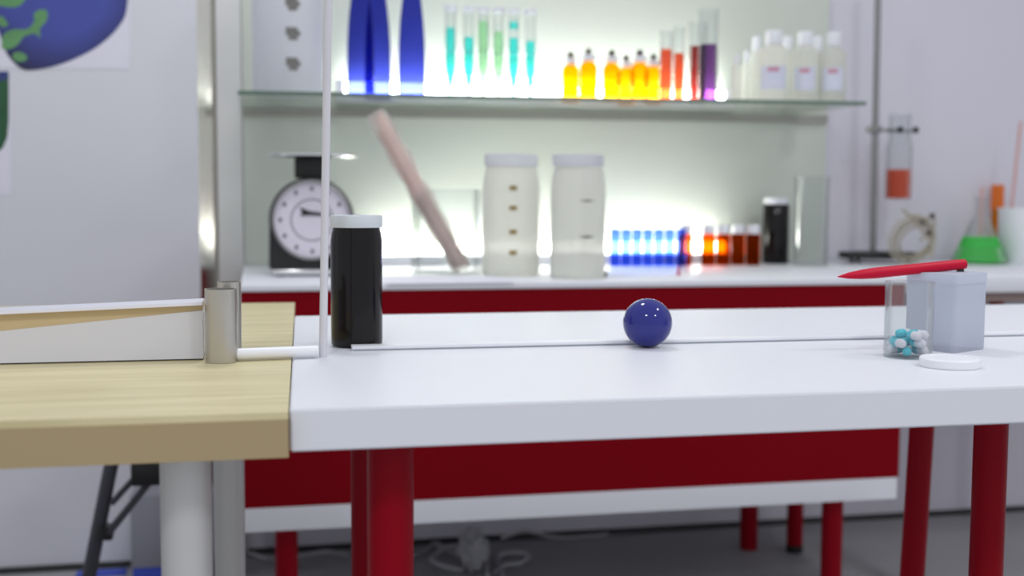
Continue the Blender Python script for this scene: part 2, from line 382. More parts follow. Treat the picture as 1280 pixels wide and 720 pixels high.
# launcher on bench
e0 = onz(254, 450, ZT); LY = e0.y; xr = e0.x; xl = xr-0.40
zt_r = ony(254, 377.5, LY-.007).z; zt_0 = ony(0, 389, LY-.007); zt_l = zt_r - (zt_r-zt_0.z)/(xr-zt_0.x)*0.40
zb_r = ony(254, 388, LY).z; zb_0 = ony(0, 414, LY); zb_l = zb_r - (zb_r-zb_0.z)/(xr-zb_0.x)*0.40
LA = thing('ball_launcher', 'low white ramp box with metal lip and grey metal tube end on the bench', 'launcher', (xr, LY, ZT))
lo = Vector((xr, LY, ZT)); dpt = 0.09
def side(pts): return [Vector((x, LY, z))-lo for x, z in pts]
finish('body', add_prism(bmesh.new(), side([(xl, ZT+.0015), (xr, ZT+.0015), (xr, zb_r), (xl, zb_l)]), (0, dpt, 0)), M_wall, LA)
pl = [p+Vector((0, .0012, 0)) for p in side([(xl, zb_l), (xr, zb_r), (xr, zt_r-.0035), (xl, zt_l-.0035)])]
finish('lip_shade_wedge', add_prism(bmesh.new(), pl, (0, dpt-.012, 0)), M_tan, LA)  # tan wedge paints in the shade under the overhanging lip
pl = [p+Vector((0, -.007, 0)) for p in side([(xl, zt_l-.0034), (xr, zt_r-.0034), (xr, zt_r), (xl, zt_l)])]
finish('lip', add_prism(bmesh.new(), pl, (0, .045, 0)), pm('pale_metal_lip', srgb(232, 232, 242), .3, metal=.15), LA)
finish('base_gasket', box(xl-lo.x, 0, 0.002, dpt-.002, 0.0002, .0015), M_rub, LA)
# split tube
tc_, tr_, th_ = foot(257.5, 297, 361, 455, ZT)
def pipe(r, h): return lathe([(r, .0003), (r, h), (r*.88, h), (r*.88, .0003), (r, .0003)], 48)
finish('barrel', pipe(tr_, th_), M_alu, LA, loc=Vector((tc_.x, tc_.y, ZT))-lo)
rY = tc_.y+tr_+.016; rc = ony(287, 400, rY); rr2 = 14.5*depth(rc)/F; rY = tc_.y+tr_+rr2+.0005
finish('rear_tube', pipe(rr2, ony(287, 352, rY).z-ZT), M_alu, LA, loc=Vector((ony(287, 400, rY).x, rY, ZT))-lo)
# dowel plunger pushed through the barrel
d0 = Vector((tc_.x, tc_.y+.0, ZT+.0075)); d1 = Vector((s0.x-.006, tc_.y+.012, ZT+.0075))
bmd = tube([d0-lo, d1-lo], .0062, 20)
finish('plunger_rod', bmd, M_pwhite, LA)

# right hand group
bx = onz(1183.5, 443, ZT); wq = 0.066; phi = math.radians(38)
bc = bx + Vector((0.0265, 0.048, 0)); bh = ony(1184, 342, bc.y-.03).z-ZT
wq = 101*depth(bc)/F/(math.cos(phi)+math.sin(phi))
BX = thing('plastic_box', 'square frosted white plastic canister standing under the red marker', 'canister', (bc.x, bc.y, ZT), -YAW+phi*1.0)
def rrect(wd, z, rad=.006, k=4):
    h = wd/2-rad; o = []
    for cx, cy, a0 in ((h, h, 0), (-h, h, 90), (-h, -h, 180), (h, -h, 270)):
        for j in range(k+1):
            a = math.radians(a0+90*j/k); o.append((cx+rad*math.cos(a), cy+rad*math.sin(a), z))
    return o
def loft(secs, cap0=True, cap1=True):
    bm = bmesh.new(); R_ = [[bm.verts.new(p) for p in s] for s in secs]; n = len(R_[0])
    for a, b in zip(R_[:-1], R_[1:]):
        for i in range(n): bm.faces.new((a[i], a[(i+1) % n], b[(i+1) % n], b[i]))
    if cap0: bm.faces.new(R_[0][::-1])
    if cap1: bm.faces.new(R_[-1])
    return bm
finish('body', loft([rrect(wq*.96, 0), rrect(wq*.98, .003), rrect(wq*.98, bh-.012)]), G_pill, BX)
finish('lid', loft([rrect(wq*1.0, bh-.0119), rrect(wq*1.0, bh-.001), rrect(wq*.98, bh)]), G_pill, BX)
# red marker lying across the canister
a0 = ony(1047, 346, bc.y); a1 = ony(1206, 330, bc.y); ax = (a1-a0); Lp = ax.length; rp = 7.0*depth(a0)/F
mid = (a0+a1)/2
PN = thing('marker', 'red tapered marker pen lying tilted across the frosted canister', 'pen', a0)
t = ax.normalized()
prof = [(0, .0005), (.02, .0012), (.08, rp*.55), (.18, rp*.85), (.30, rp), (.66, rp*.95), (.665, rp*.97), (.98, rp*.95), (1.0, rp*.88)]
pts = [t*(Lp*s) for s, _ in prof]; rad = [r_ for _, r_ in prof]
finish('barrel', add_tube(bmesh.new(), pts[:6], rad[:6], 20), M_red, PN)
finish('cap', add_tube(bmesh.new(), pts[5:], [rad[6]]+rad[6:], 20), M_red, PN)
topz = ZT+bh
cx_ = t*(Lp*.965)
finish('clip', box(cx_.x-.003, cx_.x+.003, -.003, .003, topz-a0.z, cx_.z-rp*.8), M_black, PN)
# clear pot with capsules
vc, vr, vh = foot(1105, 1164, 352, 450, ZT)
V = thing('clear_pot', 'clear plastic pot holding blue and white capsules', 'pot', (vc.x, vc.y, ZT))
finish('wall', lathe([(0, 0), (vr*.97, 0), (vr, .002), (vr, vh-.004), (vr*1.03, vh-.004), (vr*1.03, vh), (vr*.95, vh), (vr*.95, .0025), (0, .0025)], 48), G_clear, V)
caps = []; cr_, cl_ = 0.0050, 0.0062
def segd(a, b):
    best = 9
    for i in range(5):
        for j in range(5):
            best = min(best, ((a[0]+a[1]*((i-2)/2))-(b[0]+b[1]*((j-2)/2))).length)
    return best
tries = 0
for layer, cnt in ((0, 12), (1, 10), (2, 5)):
    got = 0; tries = 0
    while got < cnt and tries < 9000:
        tries += 1
        an = random.random()*PI; rr = random.random()**.35*(vr*.93-cr_-.001); th = random.random()*2*PI
        ctr = Vector((rr*math.cos(th), rr*math.sin(th), .0026+cr_+layer*cr_*1.75)); dv = Vector((math.cos(an), math.sin(an), 0))*cl_
        if layer == 2: ctr = Vector((abs(ctr.x)*.9, ctr.y, ctr.z))
        if max((ctr+dv).to_2d().length, (ctr-dv).to_2d().length) > vr*.94-cr_-.0005: continue
        if any(segd((ctr, dv), q) < 2*cr_*.98 for q in caps): continue
        caps.append((ctr, dv)); got += 1
def capsule_half(sgn):
    pr = [(0, 0)] if False else []
    for k in range(7): a = k/6*PI/2; pr.append((cr_*math.sin(a), cl_+cr_*math.cos(a)))
    pr.append((cr_, 0)); pr.append((0, 0))
    bm = lathe(pr, 16); bmesh.ops.transform(bm, matrix=Matrix.Rotation(PI/2*sgn, 4, 'Y'), verts=bm.verts[:]); return bm
c0 = None
for i, (ctr, dv) in enumerate(caps):
    an = math.atan2(dv.y, dv.x) + (PI if i % 3 == 0 else 0)
    loc = Vector((vc.x, vc.y, ZT))+ctr
    if c0 is None:
        c0 = thing('capsule', 'blue and white capsule in the clear pot on the white table', 'capsule', loc, an, 'capsules in the clear pot')
        finish('blue_half', capsule_half(1), M_cap1, c0); finish('white_half', capsule_half(-1), M_cap2, c0)
    else: clone(c0, loc, 'blue and white capsule in the clear pot on the white table', an)
# loose white lid
lp = onz(1187, 463, ZT); lr = 37.5*depth(lp)/F; lp = lp+Vector((lp.x, lp.y, 0)).normalized()*lr*.98
tag(finish('pot_lid', lathe([(0, 0), (lr*.97, 0), (lr, .001), (lr, .0085), (lr*.96, .0098), (lr*.8, .0098), (lr*.79, .0092), (0, .0092)], 64), M_pwhite, loc=(lp.x, lp.y, ZT)),
    'round white lid lying flat on the white table before the canister', 'lid')

# ------------------------------------------------------------------ kitchen scale
sx = ony(390, 275, 2.66); SY = 2.66
pxm = depth(sx)/F
SC = thing('kitchen_scale', 'round dial kitchen scale, black with chrome pan, on the crimson counter', 'scale', (sx.x, SY, ZC))
zd = sx.z-ZC; rd = 50*pxm
outl = []
for k in range(25):
    a = math.radians(-8+196*k/24); outl.append((math.cos(a)*(rd*1.05), zd+math.sin(a)*rd*1.06))
outl += [(-rd*1.06, .016), (rd*1.06, .016)]
finish('housing', add_prism(bmesh.new(), [Vector((x, 0, z)) for x, z in outl], (0, .11, 0)), M_black, SC)
bm = lathe([(rd*.94, 0), (rd*1.0, -.002), (rd*1.0, -.010), (rd*.94, -.012), (rd*.93, 0)], 64)
bmesh.ops.transform(bm, matrix=Matrix.Translation((0, -0.0002, zd)) @ Matrix.Rotation(-PI/2, 4, 'X'), verts=bm.verts[:])
for v in bm.verts: v.co.y = -abs(v.co.y)
finish('bezel', bm, M_steel, SC)
bm = lathe([(0, 0), (rd*.935, 0), (rd*.935, .003), (0, .003)], 64)
bmesh.ops.transform(bm, matrix=Matrix.Translation((0, -.0005, zd)) @ Matrix.Rotation(PI/2, 4, 'X'), verts=bm.verts[:])
D = finish('dial', bm, M_dial, SC)
for k in range(12):
    a = 2*PI*k/12+PI/2; p = Vector((math.cos(a)*rd*.78, -.0037, zd+math.sin(a)*rd*.78)); s_ = .0034
    finish('dial_mark', box(p.x-s_, p.x+s_, p.y-.0003, p.y+.0003, p.z-s_*1.3, p.z+s_*1.3), M_tick, D)
bm = lathe([(rd*.50, -.0001), (rd*.50, .0004), (rd*.53, .0004), (rd*.53, -.0001), (rd*.50, -.0001)], 48)
bmesh.ops.transform(bm, matrix=Matrix.Translation((0, -.0034, zd)) @ Matrix.Rotation(PI/2, 4, 'X'), verts=bm.verts[:])
finish('dial_ring', bm, M_tick, D)
bm = add_prism(bmesh.new(), [Vector((x*pxm, -.0055, zd+z*pxm)) for x, z in ((-15, 16), (-12, 10), (-14, 5), (-4, 6), (22, 5), (22, 7.5), (-3, 11))], (0, .001, 0))
finish('needle', bm, M_black, SC)
nx = 20*pxm
zplate = ony(398, 198, SY+.055).z-ZC
finish('neck', box(-nx, nx, .03, .08, zd+rd*1.04, zplate, bevel=.003), M_black, SC)
bm = lathe([(0, 0), (rd*1.05, 0), (rd*1.14, .004), (rd*1.14, .0085), (rd*1.06, .005), (0, .003)], 48)
finish('pan', bm, M_chrome, SC, loc=(0.008, .055, zplate))
finish('base_plate', box(-rd*1.0, rd*1.0, -.035, .12, .004, .016, bevel=.003), M_chrome, SC)
for u in (-.8, .8):
    for v in (-.02, .10): finish('rubber_foot', lathe([(0, 0), (.008, 0), (.008, .0041), (0, .0041)], 16), M_rub, SC, loc=(u*rd, v, 0))

# ------------------------------------------------------------------ beaker with wrapped sticks
def vessel(name, label, cat, px, z, mat, flare=1.0, wall=.0018, group=None):
    c, r, h = foot(*px, z); t_ = thing(name, label, cat, (c.x, c.y, z), group=group)
    finish('glass', lathe([(0, 0), (r*.96, 0), (r, .003), (r, h-.006), (r*1.03*flare, h), (r*1.0*flare, h), (r-wall, h-.007), (r-wall, .004), (0, .003)], 48), mat, t_)
    return t_, c, r, h
BK, bkc, bkr, bkh = vessel('beaker', 'large clear glass beaker holding a wrapped bundle of sticks', 'beaker', (514, 604, 236, 344), ZC, G_clear)
p_bot = Vector((bkc.x+bkr*.40, bkc.y-bkr*.35, ZC+.0065)); Yt = bkc.y-.03
pt = ony(468, 140, Yt)
dirn = (pt-p_bot)
SB = thing('stick_bundle', 'long bundle of pink sticks in clear wrap leaning in the beaker', 'bundle', p_bot)
bw = 13.5*depth(p_bot)/F
bm = bmesh.new(); u = dirn.normalized(); sv = u.cross(Vector((0, 1, 0))).normalized(); wv = u.cross(sv)
for k, (a, b, s0_, s1_) in enumerate(((-.45, 0, .03, .98), (.1, .4, .03, .95), (.5, -.1, .03, .90), (-.05, -.45, .03, .97), (-.4, .45, .03, .93))):
    add_tube(bm, [sv*a*bw+wv*b*bw+dirn*s0_, sv*a*bw*.8+wv*b*bw*.8+dirn*s1_], bw*.30, 10)
finish('sticks', bm, M_stick, SB)
pts = [dirn*(i/14) for i in range(15)]; rad = [bw*(1.0+.12*math.sin(i*2.1)+.06*math.sin(i*5.3)) for i in range(15)]; rad[0] = bw*.85; rad[-1] = bw*.8; rad[-2] = bw*1.1
finish('wrap', add_tube(bmesh.new(), pts, rad, 16), G_wrap, SB)

# ------------------------------------------------------------------ white jars on the counter
def white_jar(label, px, marks, mmat, wide):
    c, r, h = foot(*px, ZC); t_ = thing('storage_jar', label, 'jar', (c.x, c.y, ZC), group='white jars on the counter')
    hl = h*.90
    finish('body', lathe([(0, 0), (r*.93, 0), (r*.98, .004), (r, .012), (r*.99, h*.72), (r*.95, h*.80), (r*.86, hl-.003), (r*.84, hl), (0, hl)], 48), G_milk, t_)
    finish('lid', lathe([(0, hl+.0005), (r*.90, hl+.0005), (r*.92, hl+.002), (r*.92, h-.002), (r*.89, h), (0, h)], 48), G_milkw, t_)
    for (mx, my) in marks:
        bm = bmesh.new()
        dx = (mx-(px[0]+px[1])/2)*depth(c)/F; zz = ony(mx, my, c.y-r).z-ZC
        d = Vector((-c.x, -c.y, 0)).normalized(); rr = Vector((-d.y, d.x, 0))
        a0_ = dx/r
        for s_ in range(-3, 4):
            aa = a0_+s_*wide/7/r*2; pp = (rr*math.sin(aa)+d*math.cos(aa))*(r*1.004)
            hh = .0026 if wide > .01 else .0050
            add_box(bm, pp.x-wide/7, pp.x+wide/7, pp.y-.0006, pp.y+.0006, zz-hh*(1-.25*abs(s_)*(wide > .01)), zz+hh*(1-.25*abs(s_)*(wide > .01)), rz=math.atan2(rr.y, rr.x))
        finish('printed_mark', bm, mmat, t_)
white_jar('milky white jar with four brown printed marks, left of the pair on the counter', (602, 674, 193, 346), [(641, 235), (641, 260), (641, 290), (641, 316)], M_markb, .008)
white_jar('milky white jar with two grey printed marks, right of the pair on the counter', (687, 756, 193, 350), [(733, 251), (733, 296)], M_mark, .016)
for (x, y, lab) in ((591, 331, 'small dark rubber stopper on the counter between beaker and left white jar'), (754, 346, 'small dark rubber stopper on the counter at the foot of right white jar')):
    c = onz(x, y, ZC)
    tag(finish('rubber_stopper', lathe([(0, 0), (.008, 0), (.011, .012), (.0105, .013), (0, .013)], 20), M_stopper, loc=(c.x, c.y, ZC)), lab, 'stopper')
# paper sheet at the counter's edge
c0_ = onz(480, 352, ZC); c1_ = onz(638, 352, ZC)
tag(finish('paper_sheet', box(c0_.x, c1_.x, YC-.008, YC+.16, ZC+.0002, ZC+.0012), M_paper), 'white paper sheet lying along the counter edge below the beaker', 'paper')

# ------------------------------------------------------------------ vials and bottles on the counter
ordn = ['leftmost', 'second from left', 'third from left', 'fourth from left', 'fifth from left', 'sixth from left', 'rightmost']
src = None
for k in range(7):
    xa = 762+k*13.6; c, r, h = foot(xa, xa+13.4, 286, 333, ZC); loc = (c.x, c.y, ZC)
    lab = 'blue plastic vial, %s of the row of seven on the counter' % ordn[k]
    if src is None:
        src = thing('blue_vial', lab, 'vial', loc, group='blue vials on the counter')
        finish('body', lathe([(0, 0), (r*.9, 0), (r*.97, .002), (r*.97, h*.93), (r*.9, h*.94), (r*.9, h), (0, h)], 28), G_bluevial, src)
    else: clone(src, loc, lab)
src = None
pos = ['leftmost beside the blue vials', 'second, after the bright gap', 'third from left', 'fourth from left', 'rightmost beside the black bottle']
for k, (xa, xb, ya, yb) in enumerate(((847, 865, 281, 332), (876, 894, 281, 332), (894.5, 912.5, 279, 332), (913, 931, 279, 331.5), (931.5, 950, 280, 332))):
    c, r, h = foot(xa, xb, ya, yb, ZC)
    if k == 0: c.y += .0
    loc = (c.x, c.y, ZC); lab = 'small amber bottle with white cap on the counter, %s' % pos[k]
    if src is None:
        src = thing('amber_bottle', lab, 'bottle', loc, group='amber bottles on the counter'); hb = h*.78
        finish('body', lathe([(0, 0), (r*.92, 0), (r*.98, .002), (r*.98, hb-.006), (r*.85, hb-.001), (r*.7, hb), (0, hb)], 28), G_amberd, src)
        finish('cap', lathe([(0, hb+.0003), (r*.86, hb+.0003), (r*.88, hb+.001), (r*.88, h-.001), (r*.84, h), (0, h)], 28), M_pwhite, src)
    else: clone(src, loc, lab)
c, r, h = foot(953, 985, 247, 330, ZC)
t_ = thing('black_bottle', 'straight black bottle with white cap beside the clear glass cylinder', 'bottle', (c.x, c.y, ZC)); hb = h*.90
finish('body', lathe([(0, 0), (r*.95, 0), (r, .003), (r, hb-.004), (r*.93, hb), (0, hb)], 36), M_darkjar, t_)
finish('cap', lathe([(0, hb+.0003), (r*.94, hb+.0003), (r*.96, hb+.002), (r*.96, h-.001), (r*.92, h), (0, h)], 36), M_pwhite, t_)
vessel('glass_cylinder', 'tall empty clear glass cylinder on the counter right of black bottle', 'glass', (991, 1034, 221, 333), ZC, G_clear, 1.0, .003)
c = onz(848, 344, ZC)
tag(finish('peg', lathe([(0, 0), (.0045, 0), (.003, .006), (.0025, .016), (.004, .019), (0, .021)], 14), M_red, loc=(c.x, c.y, ZC)), 'tiny red peg standing before the blue vials', 'peg')

# ------------------------------------------------------------------ retort stand with tube of orange liquid
TY = 2.955; b0 = ony(1091, 316, TY); b0.z = ZC; 
RS = thing('retort_stand', 'tall grey retort stand on black base holding an orange tube', 'stand', (b0.x, TY, ZC))
q = depth(b0)/F
bp_ = []
for (x, y) in ((1050, 309), (1064, 303.5), (1082, 302.5), (1118, 302.5), (1146, 316), (1140, 319), (1100, 317.5)):
    g = onz(x, y, ZC); bp_.append(Vector((g.x-b0.x, g.y-TY, .004)))
bp_ = [Vector((-42*q, -.03, .012)), Vector((-40*q, .03, .012)), Vector((-10*q, .055, .012)), Vector((28*q, .055, .012)), Vector((52*q, -.03, .012)), Vector((44*q, -.06, .012)), Vector((5*q, -.06, .012))]
bm = add_prism(bmesh.new(), bp_, (0, 0, .018)); bmesh.ops.bevel(bm, geom=bm.edges[:], offset=.002, segments=2, affect='EDGES')
finish('base', bm, M_iron, RS)
for p in (bp_[0], bp_[2], bp_[4], bp_[5]): finish('foot', lathe([(0, 0), (.006, 0), (.006, .013), (0, .013)], 14), M_rub, RS, loc=(p.x*.82, p.y*.82, 0))
rt_ = ony(1098, -30, TY)
finish('rod', tube([(0, 0, .015), (rt_.x-b0.x, 0, rt_.z-ZC)], 4.0*q, 16), M_steel, RS)
cl = ony(1094, 162, TY-.0)
zc_ = cl.z-ZC; xo = cl.x-b0.x
cb = finish('clamp_boss', box(xo-.012, xo+.012, -.014, .012, zc_-.010, zc_+.010, bevel=.003), M_steel, RS)
finish('clamp_knob', tube([(xo-.024, 0, zc_), (xo-.011, 0, zc_)], .007, 14), M_alu, cb)
xe = ony(1113, 163, TY).x-b0.x; xf = ony(1132, 165, TY).x-b0.x; xm = (xe+xf)/2
finish('clamp_arm', tube([(xo+.011, -.005, zc_), (xe-.004, -.012, zc_-.001)], .004, 12), M_steel, RS)
ttr = 16.5*q; tty = -.012-ttr*0 
ring = [(xm+math.cos(a)*(ttr+.003), -.012+math.sin(a)*(ttr+.003), zc_-.002) for a in [math.radians(-50+280*k/20-0) for k in range(21)]]
finish('clamp_jaw', tube(ring, .0035, 10), M_steel, RS)
for xx_ in (xe, xf): finish('jaw_grip', tube([(xx_-.004, -.012-ttr-.0035, zc_-.002), (xx_+.004, -.012-ttr-.0035, zc_-.002)], .0085, 14), M_rub, RS)
tz0 = ony(1122, 250, TY).z; tz1 = ony(1126, 143, TY).z; tx = ony(1120, 200, TY).x
TT = thing('test_tube', 'wide glass tube of orange liquid clamped to the retort stand', 'tube', (tx+.002, TY-.012, tz0)); hh = tz1-tz0
rr_ = ttr*.97
finish('glass', lathe([(0, 0), (rr_*.9, .001), (rr_, .004), (rr_, hh*.62), (rr_*.84, hh*.70), (rr_*.84, hh-.002), (rr_*.88, hh), (rr_*.8, hh), (rr_*.8, hh*.70), (rr_*.95, hh*.61), (rr_*.95, .005), (0, .003)], 32), G_clear, TT)
finish('liquid', lathe([(0, .0035), (rr_*.93, .0055), (rr_*.93, hh*.355), (0, hh*.355)], 32), G_orange, TT)

# coil of clear tubing
cy = 2.86; cc = ony(1140, 322, cy); cc.z = ZC; q = depth(cc)/F
cz = ony(1138, 292, cy).z
CL = thing('tubing_coil', 'loose coil of clear tubing with dark clips leaning near the green flask', 'tubing', (cc.x, cy, ZC))
pts = []
for k in range(150):
    a = 2*PI*k/30; j = k/150
    rr = (29-6*j+3*math.sin(a*.37))*q
    tilt = math.radians(20+38*j)
    pts.append((rr*math.cos(a)+ (j-.4)*.028, -math.sin(a)*rr*math.sin(tilt)*.55+(j-.5)*.03, (cz-ZC)+rr*math.sin(a)*math.cos(tilt*.6)-j*.010))
mz = min(p[2] for p in pts); pts = [(x, y, z-mz+.0045) for x, y, z in pts]
G_tubing = glass('clear_tubing', (.86, .84, .78), .3, .6, srgb(222, 216, 202), .15)
finish('tubing', add_tube(bmesh.new(), pts, .0036, 8), G_tubing, CL)
e_ = [ony(x, y, cy-.02)-Vector((cc.x, cy, ZC)) for x, y in ((1128, 262), (1140, 272), (1154, 290), (1166, 306), (1163, 321))]
e_[-1].z = max(e_[-1].z, .006)
finish('tubing_end', tube(smooth_path(e_), .005, 8), G_tubing, CL)
for x, y in ((1165, 270), (1152, 277), (1160, 292)):
    p = ony(x, y, cy-.016)-Vector((cc.x, cy, ZC)); finish('clip', box(p.x-.006, p.x+.006, p.y-.006, p.y+.006, p.z-.007, p.z+.007, bevel=.002, rz=.6), M_stopper, CL)
e2 = [ony(x, y, cy-.016)-Vector((cc.x, cy, ZC)) for x, y in ((1142, 270), (1152, 277), (1165, 270), (1168, 282), (1160, 292), (1150, 300))]
finish('tubing_end', tube(smooth_path(e2), .0042, 8), G_tubing, CL)

# green flask
c, r, h = foot(1190, 1258, 246, 331, ZC)
FL = thing('flask', 'conical glass flask of bright green liquid at the counter right', 'flask', (c.x, c.y, ZC))
nr = r*.24
finish('glass', lathe([(0, 0), (r*.93, 0), (r, .004), (r*.98, .012), (r*.40, h*.60), (nr, h*.72), (nr, h*.97), (nr*1.25, h), (nr*1.05, h), (nr*.85, h*.96), (nr*.85, h*.72), (r*.95, .013), (r*.94, .005), (0, .003)], 40), G_clear, FL)
finish('liquid', lathe([(0, .0035), (r*.92, .0055), (r*.925, .012), (r*.60, h*.40), (0, h*.40)], 40), G_lime, FL)
sb_ = Vector((c.x, c.y, ZC+h*.42)); stp = ony(1227, 243, c.y)
ST = finish('straw', tube([(0, 0, 0), (stp.x-sb_.x, 0, stp.z+.02-sb_.z)], .0038, 12), M_straw, loc=sb_)
tag(ST, 'short pink straw standing in the neck of the green flask', 'straw')
# white tub and rods at the right edge
c, r, h = foot(1247, 1312, 260, 330, ZC)
TB = thing('tub', 'white plastic tub at the right edge beside the green flask', 'tub', (c.x, c.y, ZC))
finish('body', lathe([(0, 0), (r*.9, 0), (r*.93, .003), (r*.98, h-.008), (r*1.0, h-.008), (r*1.0, h), (r*.95, h), (r*.90, .006), (0, .005)], 48), M_pwhite, TB)
p0 = Vector((c.x-r*.55, c.y+.01, ZC+.008)); p1 = ony(1276, 152, c.y+.02); p0x = ony(1264, 262, c.y+.01)
p0 = p0x + (p0x-p1)*((p0x.z-ZC-.011)/(p1.z-p0x.z))
tag(finish('glass_rod', tube([(0, 0, 0), p1-p0], .0042, 12), M_straw, loc=p0), 'long pink rod standing in the white tub', 'rod')
g = Vector((0, 3.026, 0))
gx = ony(1247, 290, g.y).x
g0 = ony(1245, 300, g.y); OT = thing('orange_tube', 'orange capped tube standing upright behind the white tub', 'tube', (g0.x, g.y, ZC))
q = depth(g0)/F; zt_ = ony(1249, 231, g.y).z-ZC; zm_ = ony(1246, 262, g.y).z-ZC
finish('body', lathe([(0, 0), (6.5*q, 0), (6.5*q, zm_), (0, zm_)], 24), G_amber, OT)
finish('cap', lathe([(0, zm_+.0002), (7.6*q, zm_+.0002), (7.8*q, zm_+.003), (7.6*q, zt_-.001), (7*q, zt_), (0, zt_)], 24), M_orangeP, OT)
g = onz(1276, 319, ZC)
tag(finish('rubber_stopper', lathe([(0, 0), (.010, 0), (.013, .014), (.0125, .016), (0, .016)], 20), M_rub, loc=(g.x, min(g.y, c.y-r-.018), ZC)), 'black rubber stopper on the table before the white tub', 'stopper')

# ------------------------------------------------------------------ things on the glass shelf
def onshelf(x0, x1, ytop, Y):
    P = ony((x0+x1)/2, 100, Y); r = (x1-x0)/2*depth(P)/F; zb = shelf_top(P.x)
    return Vector((P.x, Y, zb+.0003)), r, ony((x0+x1)/2, ytop, Y).z-zb
# canister
c, r, h = onshelf(317, 403, -46, 2.82)
CN = thing('canister', 'big white canister with grey printed marks, far left on the shelf', 'canister', c)
finish('body', lathe([(0, 0), (r*.95, 0), (r, .006), (r, h*.86), (r*.9, h*.92), (r*.6, h*.93), (0, h*.93)], 56), G_milkw, CN)
finish('lid', lathe([(0, h*.9305), (r*.7, h*.9305), (r*.72, h*.94), (r*.72, h-.002), (r*.68, h), (0, h)], 48), M_pwhite, CN)
d = Vector((-c.x, -c.y, 0)).normalized(); rv = Vector((-d.y, d.x, 0))
for my in (5, 42, 80):
    bm = bmesh.new()
    aa = (366.5-360)*depth(c)/F/r; zz = ony(366, my, c.y-r).z-c.z
    for s_ in (-2, -1, 0, 1, 2):
        a2 = aa+s_*.075; pp = (rv*math.sin(a2)+d*math.cos(a2))*(r*1.004)
        for zq in (-.009, 0.001, .009):
            if (s_, zq) in ((2, .009), (2, -.009), (-2, -.009)): continue
            add_box(bm, pp.x-.0044, pp.x+.0044, pp.y-.0006, pp.y+.0006, zz+zq-.0052, zz+zq+.0052, rz=math.atan2(rv.y, rv.x))
    finish('printed_mark', bm, M_mark, CN)
# cobalt bottles
src = None
for k, (xa, xb, Y, lab) in enumerate(((434, 468, 2.78, 'tall cobalt blue glass bottle on the shelf, nearest the white canister'), (458, 487, 2.87, 'tall cobalt blue glass bottle on the shelf, behind and between its two twins'), (498, 531.5, 2.78, 'tall cobalt blue glass bottle on the shelf, standing apart beside the test tube rack'))):
    c, r, h = onshelf(xa, xb, -90, Y)
    if src is None:
        src = thing('cobalt_bottle', lab, 'bottle', c, group='cobalt bottles on the shelf')
        P = [(0, 0), (.93, 0), (1.0, .01), (1.0, .16), (.97, .32), (.86, .46), (.70, .58), (.50, .70), (.36, .80), (.32, .90), (.32, .965), (.40, .968), (.40, 1.0), (.28, 1.0), (.28, .97), (0, .97)]
        finish('body', lathe([(a*r, b*h) for a, b in P], 40), G_blue, src)
        finish('cork', lathe([(0, h*.971), (r*.27, h*.971), (r*.27, h), (r*.30, h*1.03), (0, h*1.03)], 20), M_stopper, src)
    else: clone(src, c, lab)
# test tube rack
YR = 2.80
ra = ony(541, 100, YR).x; rb = ony(690, 100, YR).x; zr = ony(615, 66, YR).z
zb = shelf_top((ra+rb)/2)+.0012; hr = zr-zb
RK = thing('test_tube_rack', 'clear acrylic rack holding six coloured tubes on the shelf', 'rack', ((ra+rb)/2, YR, zb))
hw = (rb-ra)/2
xs = [ony(x, 60, YR).x-(ra+rb)/2 for x in (563, 586, 604, 623, 642, 663)]
rt_r = 7.0*depth(Vector((0.8, YR, 1.2)))/F
def holed(z0, z1):
    bm = bmesh.new(); dy = .022; segs = 16
    xb_ = [-hw]+[(a+b)/2 for a, b in zip(xs[:-1], xs[1:])]+[hw]
    for i, x in enumerate(xs):
        r2 = rt_r*1.06; lo_, hi_ = xb_[i], xb_[i+1]
        for z in (z0, z1):
            inn = [bm.verts.new((x+r2*math.cos(2*PI*k/segs), r2*math.sin(2*PI*k/segs), z)) for k in range(segs)]
            out = []
            for k in range(segs):
                a = 2*PI*k/segs; ca, sa = math.cos(a), math.sin(a)
                t1 = ((hi_-x)/ca if ca > 1e-6 else (lo_-x)/ca if ca < -1e-6 else 9); t2 = dy/abs(sa) if abs(sa) > 1e-6 else 9
                t_ = min(t1, t2); out.append(bm.verts.new((x+ca*t_, sa*t_, z)))
            for k in range(segs): bm.faces.new((inn[k], inn[(k+1) % segs], out[(k+1) % segs], out[k]))
    add_box(bm, -hw, hw, -dy-.0008, -dy, z0, z1); add_box(bm, -hw, hw, dy, dy+.0008, z0, z1)
    return bm
finish('top_plate', holed(hr-.004, hr), G_acryl, RK)
finish('middle_plate', holed(hr*.45, hr*.45+.003), G_acryl, RK)
finish('base_plate', box(-hw, hw, -.023, .023, 0, .004), G_acryl, RK)
for s_ in (-1, 1): finish('end_plate', box(s_*hw-.002, s_*hw+.002, -.023, .023, 0.004, hr), G_acryl, RK)
names = ['cyan liquid filled high, leftmost in the rack', 'cyan liquid below its clear neck, second from left in the rack', 'pale green liquid, the fuller of the two green tubes',
         'pale green liquid, the emptier of the two green tubes', 'cyan liquid and a cyan band near its top, fifth in the rack', 'cyan liquid filled low, rightmost in the rack']
liq = [(35, G_cyan), (47, G_cyan), (27, G_green), (40, G_green), (48, G_cyan), (52, G_cyan)]
z_b = .0042; ztops = [14, 15, 16, 16, 17, 18]
